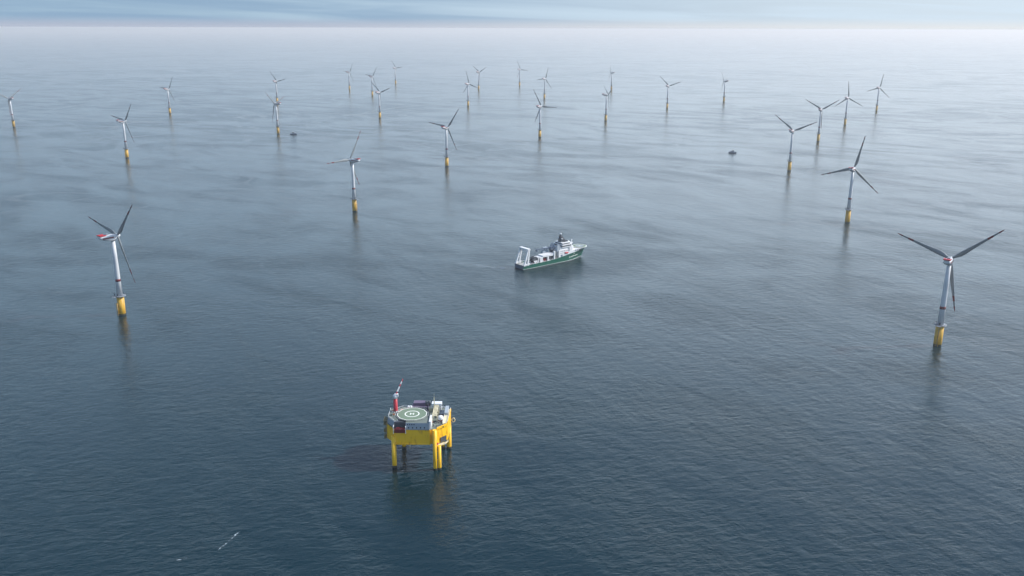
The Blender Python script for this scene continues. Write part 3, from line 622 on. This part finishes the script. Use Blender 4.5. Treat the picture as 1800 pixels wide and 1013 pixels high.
# reel, mid-deck house, gantry, crane
q = mb(M['darkgrey'])
q.rings([[(23 + r * math.cos(a), y, 10 + r * math.sin(a)) for a in [2 * math.pi * i / 24 for i in range(24)]] for y, r in ((-7, 4.4), (-6.4, 4.4), (-6.399, 2.8), (-1.0, 2.8), (-.999, 4.4), (-.4, 4.4))], True, False)
rl = q.build('winch_reel', parent=sh)
q = mb(M['white']); q.box(20, 26, -8.0, -7.2, 4.6, 9.0); q.box(20, 26, -.2, .6, 4.6, 9.0); q.box(27, 28.4, -8, 1, 4.6, 12.8); q.build('reel_cradle', parent=rl)
q = mb(M['white']); q.box(30, 35, -8.8, 2, 4.8, 12.6); q.box(35, 57, -8.8, 2, 12.0, 14.4); q.box(43.5, 46, -8.6, 2, 4.8, 12.0); q.box(54.6, 56.6, -9.6, -7.6, 4.8, 18.0); q.box(35, 54, .6, 2, 4.8, 12); hg = q.build('hangar', parent=sh)
q = mb(M['red']); q.box(36, 42.5, -7, -1, 4.8, 9.6); q.box(35.6, 42, -7.6, -7.2, 4.8, 8); q.build('deck_winch', parent=sh)
q = mb(M['darkgrey']); q.box(47, 53, -7.5, -1, 4.8, 10.5); q.build('generator', parent=sh); q = mb(M['grey']); q.lathe([(2.2, 4.8), (2.2, 8.5)], 31, 6, 14); q.build('cable_drum', parent=sh)
q = mb(M['navy']); q.lathe([(2.0, 5), (2.0, 16.5), (2.6, 16.6), (2.6, 18.0)], 59.5, 3.5, 16); pc = q.build('deck_crane_pedestal', parent=sh)
q = mb(M['navy']); q.box(57, 62.6, 1.0, 6.0, 18.0, 21.4); q.rings([[(58, y, z) for y, z in ((2.6, 18.6), (4.4, 18.6), (4.4, 21.0), (2.6, 21.0))], [(34, y, z) for y, z in ((3.1, 20.6), (3.9, 20.6), (3.9, 21.6), (3.1, 21.6))]], True, False); q.box(32.8, 35, 2.6, 4.4, 18.0, 21.4); q.build('crane_boom', parent=pc)
q = mb(M['cladding']); q.box(46, 56, 4.6, 9.2, 4.8, 17.0); q.tube((48, 6, 17), (48, 6, 22), 1.3, .9, 10); q.box(50, 55, 4.8, 8.8, 17, 21); q.build('lay_tower_base', parent=sh)
for _ in range(46):
    x = random.uniform(10, 62); y = random.choice([random.uniform(-9, -8), random.uniform(2.4, 9)]); s_ = random.uniform(.6, 2.2); mb(random.choice([M['steel'], M['white'], M['darkgrey'], M['grey'], M['red']])).box(0, s_, 0, s_ * .8, -.3, random.uniform(.6, 3.4)).build('cargo_crate', parent=sh, loc=(x, y, 4.8))
q = mb(M['steel'])
for x in (58.4, 59.8, 61.2): q.tube((x, -9, 5), (x + .6, -7, 16), .22, n=5)
for x in (57.6, 62.4): q.tube((x, -9.2, 5), (x, -9.2, 16.5), .3, n=6)
q.build('boarding_frame', parent=sh)
q = mb(M['white']); railing(q, [(x, -9.9, z) for x, z in ((0, 5.6), (20, 5.5), (40, 5.6), (56, 5.9), (62, 6.3))], 1.2, .12); railing(q, [(x, 9.9, z) for x, z in ((0, 5.6), (20, 5.5), (40, 5.6), (56, 5.9))], 1.2, .12); railing(q, [(95, -9.9, 14.4), (102, -9.6, 14.4)], 1.2, .1); q.build('railing', parent=sh)

# ------------------------------------------------------------------ two small transfer boats
def make_boat():
    root = thing('transfer_boat', 'x', 'boat')
    q = MB().mat(M['navy'])
    for s_ in (-1, 1):
        rg = []
        for x, hw, z1 in ((-9.5, 1.3, 2.2), (-3, 1.4, 2.2), (4, 1.3, 2.6), (8, .8, 3.0), (10, .1, 3.4)):
            rg.append([(x, s_ * 2.9 - hw, z1), (x, s_ * 2.9 - hw * .7, -.5), (x, s_ * 2.9 + hw * .7, -.5), (x, s_ * 2.9 + hw, z1)])
        q.rings(rg, True, False)
    q.box(-9.4, 8.5, -3.4, 3.4, 1.9, 2.75); q.build('hull', parent=root)
    q = mb(M['grey']); q.prism([(-5, -3.1), (3.6, -3.1), (4.8, -1.8), (4.8, 1.8), (3.6, 3.1), (-5, 3.1)], 2.75, 5.0, .94); cb = q.build('cabin', parent=root)
    q = mb(M['glass']); q.prism([(-2, -2.5), (3.4, -2.5), (4.2, -1.6), (4.2, 1.6), (3.4, 2.5), (-2, 2.5)], 5.0, 7.4, .9); q.build('wheelhouse', parent=cb)
    q = mb(M['white']); q.prism([(-2.3, -2.6), (3.6, -2.6), (3.6, 2.6), (-2.3, 2.6)], 7.4, 7.7); q.build('roof', parent=cb)
    q = mb(M['darkgrey']); q.tube((-1.4, 0, 7.6), (-1.8, 0, 12), .18, .1, 6); q.box(-1.9, -1.5, -1.2, 1.2, 8.4, 8.6); q.build('mast', parent=root)
    q = mb(M['grey']); railing(q, [(-9.2, -3.6, 2.75), (-9.2, 3.6, 2.75)], 1.0, .08); railing(q, [(5, -3.6, 2.75), (8.3, -2.8, 2.75), (8.3, 2.8, 2.75), (5, 3.6, 2.75)], 1.0, .08); q.box(-8.6, -5.6, -2, 2, 2.75, 4.2); q.build('deck_gear', parent=root)
    return root
bt = make_boat(); bt2 = copy_tree(bt)
bt.location = (-670, 2738, 0); bt.rotation_euler = (0, 0, R(186)); tag(bt, 'small dark crew boat on the water beside the foot of the left turbine pair', 'boat', 'small crew boats')
bt2.location = (580, 2347, 0); bt2.rotation_euler = (0, 0, R(-6)); tag(bt2, 'small dark crew boat with pale wheelhouse roof, right of centre below the thin hazy turbine', 'boat', 'small crew boats')

# ------------------------------------------------------------------ foam
def foam_mat(name, lo, hi, amt, scale):
    m = bpy.data.materials.new(name); m.use_nodes = True; t = m.node_tree; b = t.nodes['Principled BSDF']
    b.inputs['Base Color'].default_value = (0.55, 0.63, 0.68, 1); b.inputs['Roughness'].default_value = .85
    tc_ = t.nodes.new('ShaderNodeTexCoord'); n = t.nodes.new('ShaderNodeTexNoise'); n.inputs['Scale'].default_value = scale; n.inputs['Detail'].default_value = 5; n.inputs['Distortion'].default_value = .6
    t.links.new(tc_.outputs['Object'], n.inputs['Vector']); uv = t.nodes.new('ShaderNodeUVMap'); sp = t.nodes.new('ShaderNodeSeparateXYZ'); t.links.new(uv.outputs[0], sp.inputs[0])
    edge = mathn(t, 'MULTIPLY', maprange(t, sp.outputs['X'], 0, 1), maprange(t, sp.outputs['Y'], 0, 1))
    t.links.new(mathn(t, 'MULTIPLY', mathn(t, 'MULTIPLY', maprange(t, n.outputs['Fac'], lo, hi), edge), amt), b.inputs['Alpha']); return m
def foam_strip(name, pts, widths, m, label, z=0.04):
    """a patch lying on the water along a line; its edges and ends thin out"""
    me = bpy.data.meshes.new(name); P = []; n_ = 24; K = 8
    def at(f_):
        g = f_ * (len(pts) - 1); i_ = min(int(g), len(pts) - 2); u_ = g - i_
        return [pts[i_][k] + (pts[i_ + 1][k] - pts[i_][k]) * u_ for k in (0, 1)], widths[i_] + (widths[i_ + 1] - widths[i_]) * u_
    V = []; UV = []
    for i_ in range(n_ + 1):
        f_ = i_ / n_; (x, y), wd = at(f_); (x2, y2), _ = at(min(1, f_ + .02)); (x1, y1), _ = at(max(0, f_ - .02))
        d = Vector((x2 - x1, y2 - y1)).normalized(); nx, ny = -d.y, d.x
        for k in range(K + 1):
            u_ = k / K * 2 - 1; V.append((x + nx * u_ * wd / 2, y + ny * u_ * wd / 2, z)); UV.append((1 - abs(u_), min(1, 4 * f_, 4 * (1 - f_))))
    Fc = [(a * (K + 1) + b_, (a + 1) * (K + 1) + b_, (a + 1) * (K + 1) + b_ + 1, a * (K + 1) + b_ + 1) for a in range(n_) for b_ in range(K)]
    me.from_pydata(V, [], Fc); ul = me.uv_layers.new(name='UVMap')
    for lp in me.loops: ul.data[lp.index].uv = UV[lp.vertex_index]
    me.materials.append(m); o = bpy.data.objects.new(name, me); sc.collection.objects.link(o)
    return tag(o, kind='stuff')
fm = foam_mat('foam_dense', .40, .66, .62, .6); fl = foam_mat('foam_thin', .42, .68, .28, .12)
foam_strip('whitecap', [(-175.5, 510), (-178, 504), (-179.5, 498)], [0.8, 2.6, 1.0], fm, '')
foam_strip('whitecap', [(-179.6, 499), (-181.3, 492)], [1.4, 1.3], fm, '')
foam_strip('whitecap', [(-181.2, 493.5), (-184, 485.5)], [1.8, 1.4], fm, '')
foam_strip('whitecap', [(-206, 475.6), (-203, 476.4), (-199.5, 479.6)], [1.3, 1.8, 2.6], fm, '')
foam_strip('foam_patch', [(490, 940), (498, 942), (505, 941)], [8, 13, 8], fl, '')
foam_strip('ship_wake', [(4, 1166), (-14, 1169), (-45, 1182), (-95, 1200)], [16, 17, 16, 22], fl, '')
foam_strip('bow_wave', [(107, 1247), (97, 1231), (80, 1211), (60, 1196)], [2.5, 5, 4.5, 3], fm, '')
# ------------------------------------------------------------------ sea haze: even density, from below the sea to just above the camera
q = MB(); hm = bpy.data.materials.new('haze_air'); hm.use_nodes = True; t = hm.node_tree; t.nodes.clear()
o_ = t.nodes.new('ShaderNodeOutputMaterial'); pv = t.nodes.new('ShaderNodeVolumePrincipled')
pv.inputs['Density'].default_value = HAZE_DENSITY; pv.inputs['Color'].default_value = (1.0, 0.965, 0.945, 1); pv.inputs['Anisotropy'].default_value = 0.3
t.links.new(pv.outputs[0], o_.inputs['Volume'])
q.mat(hm).box(-165000, 165000, -163000, 167000, -13, 318.5); tag(q.build('haze'), kind='stuff')
